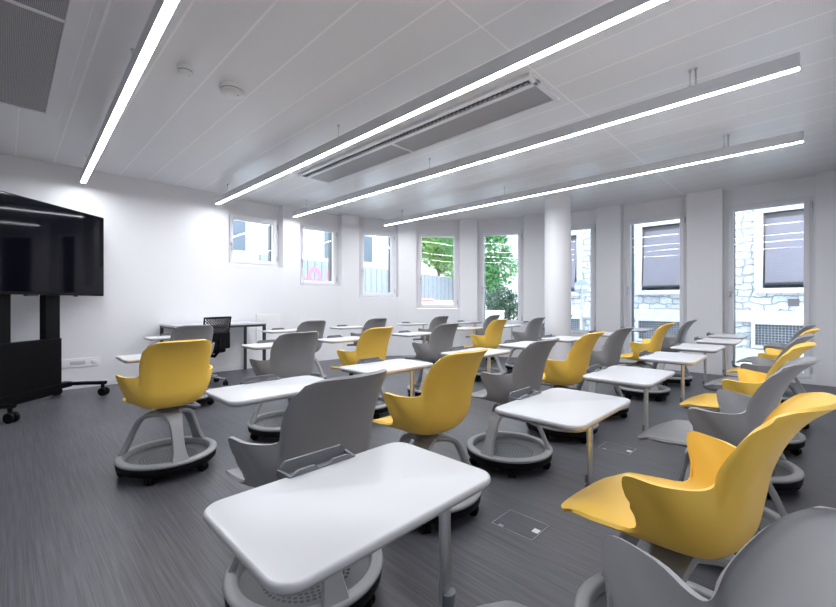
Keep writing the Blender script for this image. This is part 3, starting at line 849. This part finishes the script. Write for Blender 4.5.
bm = new_bm(); add_box(bm, -.02, .0, -1.34, -1.18, 1.02, 1.16, .004); obj('wall_vent', bm, M['shutter_box'], sb)

sg = thing('street_sign', 'round blue and white road sign outside, right of the column', 'sign', (9.3, 3.80, gz(9.3, 3.8)), R(135))
bm = new_bm(); cyl(bm, (0, .02, .75), .025, 1.5, 'Z', 12); obj('sign_pole', bm, M['alu'], sg, 40)
bm = new_bm(); cyl(bm, (0, 0, 1.46), .17, .012, 'Y', 36); dd = obj('sign_disc', bm, M['blue'], sg, 40)
bm = new_bm(); add_box(bm, -.14, .14, -.010, .010, 1.42, 1.50, .002); obj('sign_bar', bm, M['white_plastic'], dd)

# house beyond the fence
hb = thing('white_house', 'bright white rendered house with grey windows beyond the board fence', 'building', (3.2, 14.0, 1.0))
bm = new_bm(); add_box(bm, 0, 9.4, 0, 6, -.3, 6.4); obj('house_wall', bm, M['house_wall'], hb)
bm = new_bm(); add_prism(bm, [(-.3, -.4), (9.6, -.4), (9.6, 6.3), (-.3, 6.3)], 6.4, 6.6); obj('roof', bm, M['desk_grey'], hb)
for x in (1.95, 5.75, 7.55):
    bm = new_bm(); add_box(bm, x, x + .66, -.03, .05, 1.85, 3.0, .01); w = obj('house_window', bm, M['house_window'], hb)
    bm = new_bm(); add_box(bm, x - .08, x + .74, -.10, 0, 1.74, 1.85, .01); obj('house_window_ledge', bm, M['stone_trim'], w)
bm = new_bm(); add_box(bm, 3.0, 4.1, -.7, 0, .6, 1.65, .01); obj('porch_box', bm, M['desk_grey'], hb)

hc = thing('distant_house', 'small pale house with grey sloped roof behind the green trees', 'building', (20.6, 18.4, 1.2), R(-40))
bm = new_bm(); add_box(bm, 0, 9, 0, 5, -.4, 3.2); obj('house_wall', bm, M['house_wall'], hc)
bm = new_bm()
t = bmesh.new(); P = [(-.4, -.5, 3.15), (9.4, -.5, 3.15), (9.4, 5.5, 3.15), (-.4, 5.5, 3.15)]
vs = [t.verts.new(p) for p in P]; r0, r1 = t.verts.new((-.4, 2.5, 5.4)), t.verts.new((9.4, 2.5, 5.4))
t.faces.new(vs); t.faces.new((vs[0], vs[1], r1, r0)); t.faces.new((vs[2], vs[3], r0, r1)); t.faces.new((vs[1], vs[2], r1)); t.faces.new((vs[3], vs[0], r0))
bmesh.ops.recalc_face_normals(t, faces=list(t.faces)); merge(bm, t); obj('roof', bm, M['stone_trim'], hc)
for x in (1.2, 3.6, 6.2):
    bm = new_bm(); add_box(bm, x, x + .9, -.03, .04, .9, 2.2); obj('house_window', bm, M['house_window'], hc)

fn = thing('board_fence', 'weathered grey board fence across the street, lower toward the right', 'fence', (5.4, 12.0, 0))
bm = new_bm(); L_ = 12.5
t = bmesh.new(); P = [(0, 0, .9), (L_, 0, .9), (L_, 0, 2.12), (0, 0, 2.56)]
vs = [t.verts.new(p) for p in P]; vb = [t.verts.new((p[0], .05, p[2])) for p in P]
t.faces.new(vs); t.faces.new(list(reversed(vb)))
for k in range(4): t.faces.new((vs[k], vb[k], vb[(k + 1) % 4], vs[(k + 1) % 4]))
bmesh.ops.recalc_face_normals(t, faces=list(t.faces)); merge(bm, t); obj('boards', bm, M['fence'], fn)
for k in range(6):
    bm = new_bm(); x = .1 + k * 2.45; add_box(bm, x - .05, x + .05, .05, .15, .9, 2.5 - .035 * x, .005); obj('fence_post', bm, M['dark_metal'], fn)
# loose painted graffiti shapes on the boards
bm = new_bm()
for (cx, cz, rx, rz_) in ((1.9, 1.98, .26, .30), (2.55, 2.02, .20, .26), (1.5, 1.75, .22, .16)):
    t = bmesh.new(); n = 20
    o_ = [t.verts.new((cx + rx * math.cos(2 * PI * k / n), -.006, cz + rz_ * math.sin(2 * PI * k / n))) for k in range(n)]
    i_ = [t.verts.new((cx + rx * .5 * math.cos(2 * PI * k / n), -.006, cz + rz_ * .45 * math.sin(2 * PI * k / n))) for k in range(n)]
    for k in range(n): t.faces.new((o_[k], o_[(k + 1) % n], i_[(k + 1) % n], i_[k]))
    merge(bm, t)
obj('graffiti', bm, plain('pink_spray_paint', (.70, .20, .34), .6), fn)
rl = thing('low_barrier', 'low red and white rail at the foot of the board fence', 'barrier', (9.0, 11.4, 0))
bm = new_bm(); add_box(bm, 0, 3.6, 0, .06, 1.10, 1.24, .005); obj('white_rail', bm, M['white_plastic'], rl)
bm = new_bm(); add_box(bm, 0, 3.6, -.006, .0, 1.14, 1.20); obj('red_stripe', bm, M['red'], rl)
for k in range(4):
    bm = new_bm(); add_box(bm, .1 + 1.1 * k, .18 + 1.1 * k, .06, .12, .9, 1.22); obj('barrier_post', bm, M['alu'], rl)

wb = thing('garden_box', 'low white covered box outside the window with the bush', 'box', (9.75, 6.55, gz(9.75, 6.5)), R(-62))
bm = new_bm(); add_box(bm, -.33, .33, -.2, .2, -.05, .62, .03, 3); obj('box_body', bm, M['white_plastic'], wb)
bm = new_bm(); add_box(bm, -.35, .35, -.22, .22, .62, .68, .02, 3); obj('box_lid', bm, M['white_plastic'], wb)

def foliage(blobs, n, size, seed):
    rnd = random.Random(seed); bm = new_bm()
    tot = sum(b[3] ** 2 for b in blobs)
    for b in blobs:
        for _ in range(int(n * b[3] ** 2 / tot)):
            d = Vector((rnd.gauss(0, 1), rnd.gauss(0, 1), rnd.gauss(0, 1))).normalized()
            p = Vector(b[:3]) + d * b[3] * (rnd.uniform(.45, 1.0) ** .6) * Vector((1, 1, .9)).length / 1.68
            s = size * rnd.uniform(.6, 1.3)
            u = Vector((rnd.gauss(0, 1), rnd.gauss(0, 1), rnd.gauss(0, 1))).normalized()
            w = u.cross(d + Vector((rnd.gauss(0, .6), rnd.gauss(0, .6), rnd.gauss(0, .6))))
            if w.length < 1e-3: continue
            w.normalize()
            vs = [bm.verts.new(p + u * s), bm.verts.new(p + w * s * .45), bm.verts.new(p - u * s), bm.verts.new(p - w * s * .45)]
            bm.faces.new(vs)
    return bm
def tree(x, y, blobs, n, size, mat, seed, label, name='leafy_tree', cat='tree', trunk=.12):
    g0 = gz(x, y); t = thing(name, label, cat, (x, y, g0), 0)
    f = obj('foliage', foliage(blobs, n, size, seed), mat, t)
    bm = new_bm(); top = max(b[2] for b in blobs)
    add_tube(bm, [(0, 0, -.1), (.03, .02, top * .4), (-.04, .05, top * .8)], [trunk, trunk * .8, trunk * .35], 10)
    rnd = random.Random(seed + 1)
    for b in blobs[:6]: add_tube(bm, [(0, .02, top * .35), Vector(b[:3]) * .6 + Vector((0, 0, top * .12)), b[:3]], [trunk * .45, trunk * .25, trunk * .1], 6)
    obj('trunk', bm, M['bark'], t, 60)
# tree above the fence (fourth window)
tree(15.9, 14.0, [(0, 0, 2.5, 1.0), (-1.2, -.2, 2.9, .9), (1.0, .2, 3.0, .9), (-.3, .1, 3.6, 1.0), (.5, -.3, 1.7, .6), (-1.7, .2, 3.7, .8), (1.7, .3, 2.4, .7), (1.4, 0, 3.9, .9)], 5200, .13, M['leaf'], 3, 'light green leafy tree rising above the board fence')
# tree and bush in the fifth window
tree(15.4, 10.5, [(0, 0, 2.6, 1.0), (-.6, .4, 3.6, .9), (.4, -.3, 1.8, .9), (-.9, .5, 4.6, .9), (-.4, .2, 1.5, .8), (.1, 0, 3.4, .7), (-1.4, .8, 3.0, .8), (0, 0, 1.0, .7)], 6000, .10, M['leaf2'], 5, 'tall green tree filling the left of the window behind the bush')
tree(11.7, 7.45, [(0, 0, .80, .50), (.32, -.25, .72, .42), (-.30, .22, .78, .42), (.06, 0, 1.02, .36), (-.1, .1, .42, .45), (.35, -.3, .36, .4), (0, 0, .25, .4)], 5200, .045, M['bush'], 9, 'round dark green bush outside the middle window', 'bush', 'bush', .03)

# ------------------------------------------------------------------ light, camera
sc = bpy.context.scene
w = bpy.data.worlds.new('overcast_sky'); sc.world = w; w.use_nodes = True
bg = w.node_tree.nodes['Background']; bg.inputs['Color'].default_value = (.86, .93, 1.0, 1); bg.inputs['Strength'].default_value = 3.0

cam = bpy.data.cameras.new('camera'); co = bpy.data.objects.new('camera', cam); COL.objects.link(co)
cam.sensor_width = 36; cam.sensor_fit = 'HORIZONTAL'; cam.lens = 403 * 36 / 836; cam.shift_y = -1.5 / 836; cam.clip_start = .02
co.location = (0, 0, 1.1); co.rotation_euler = (PI / 2, 0, -A_)
sc.camera = co
sc.view_settings.view_transform = 'Standard'; sc.view_settings.look = 'None'; sc.view_settings.gamma = 1
sc.view_settings.use_curve_mapping = False; sc.view_settings.exposure = 0.84
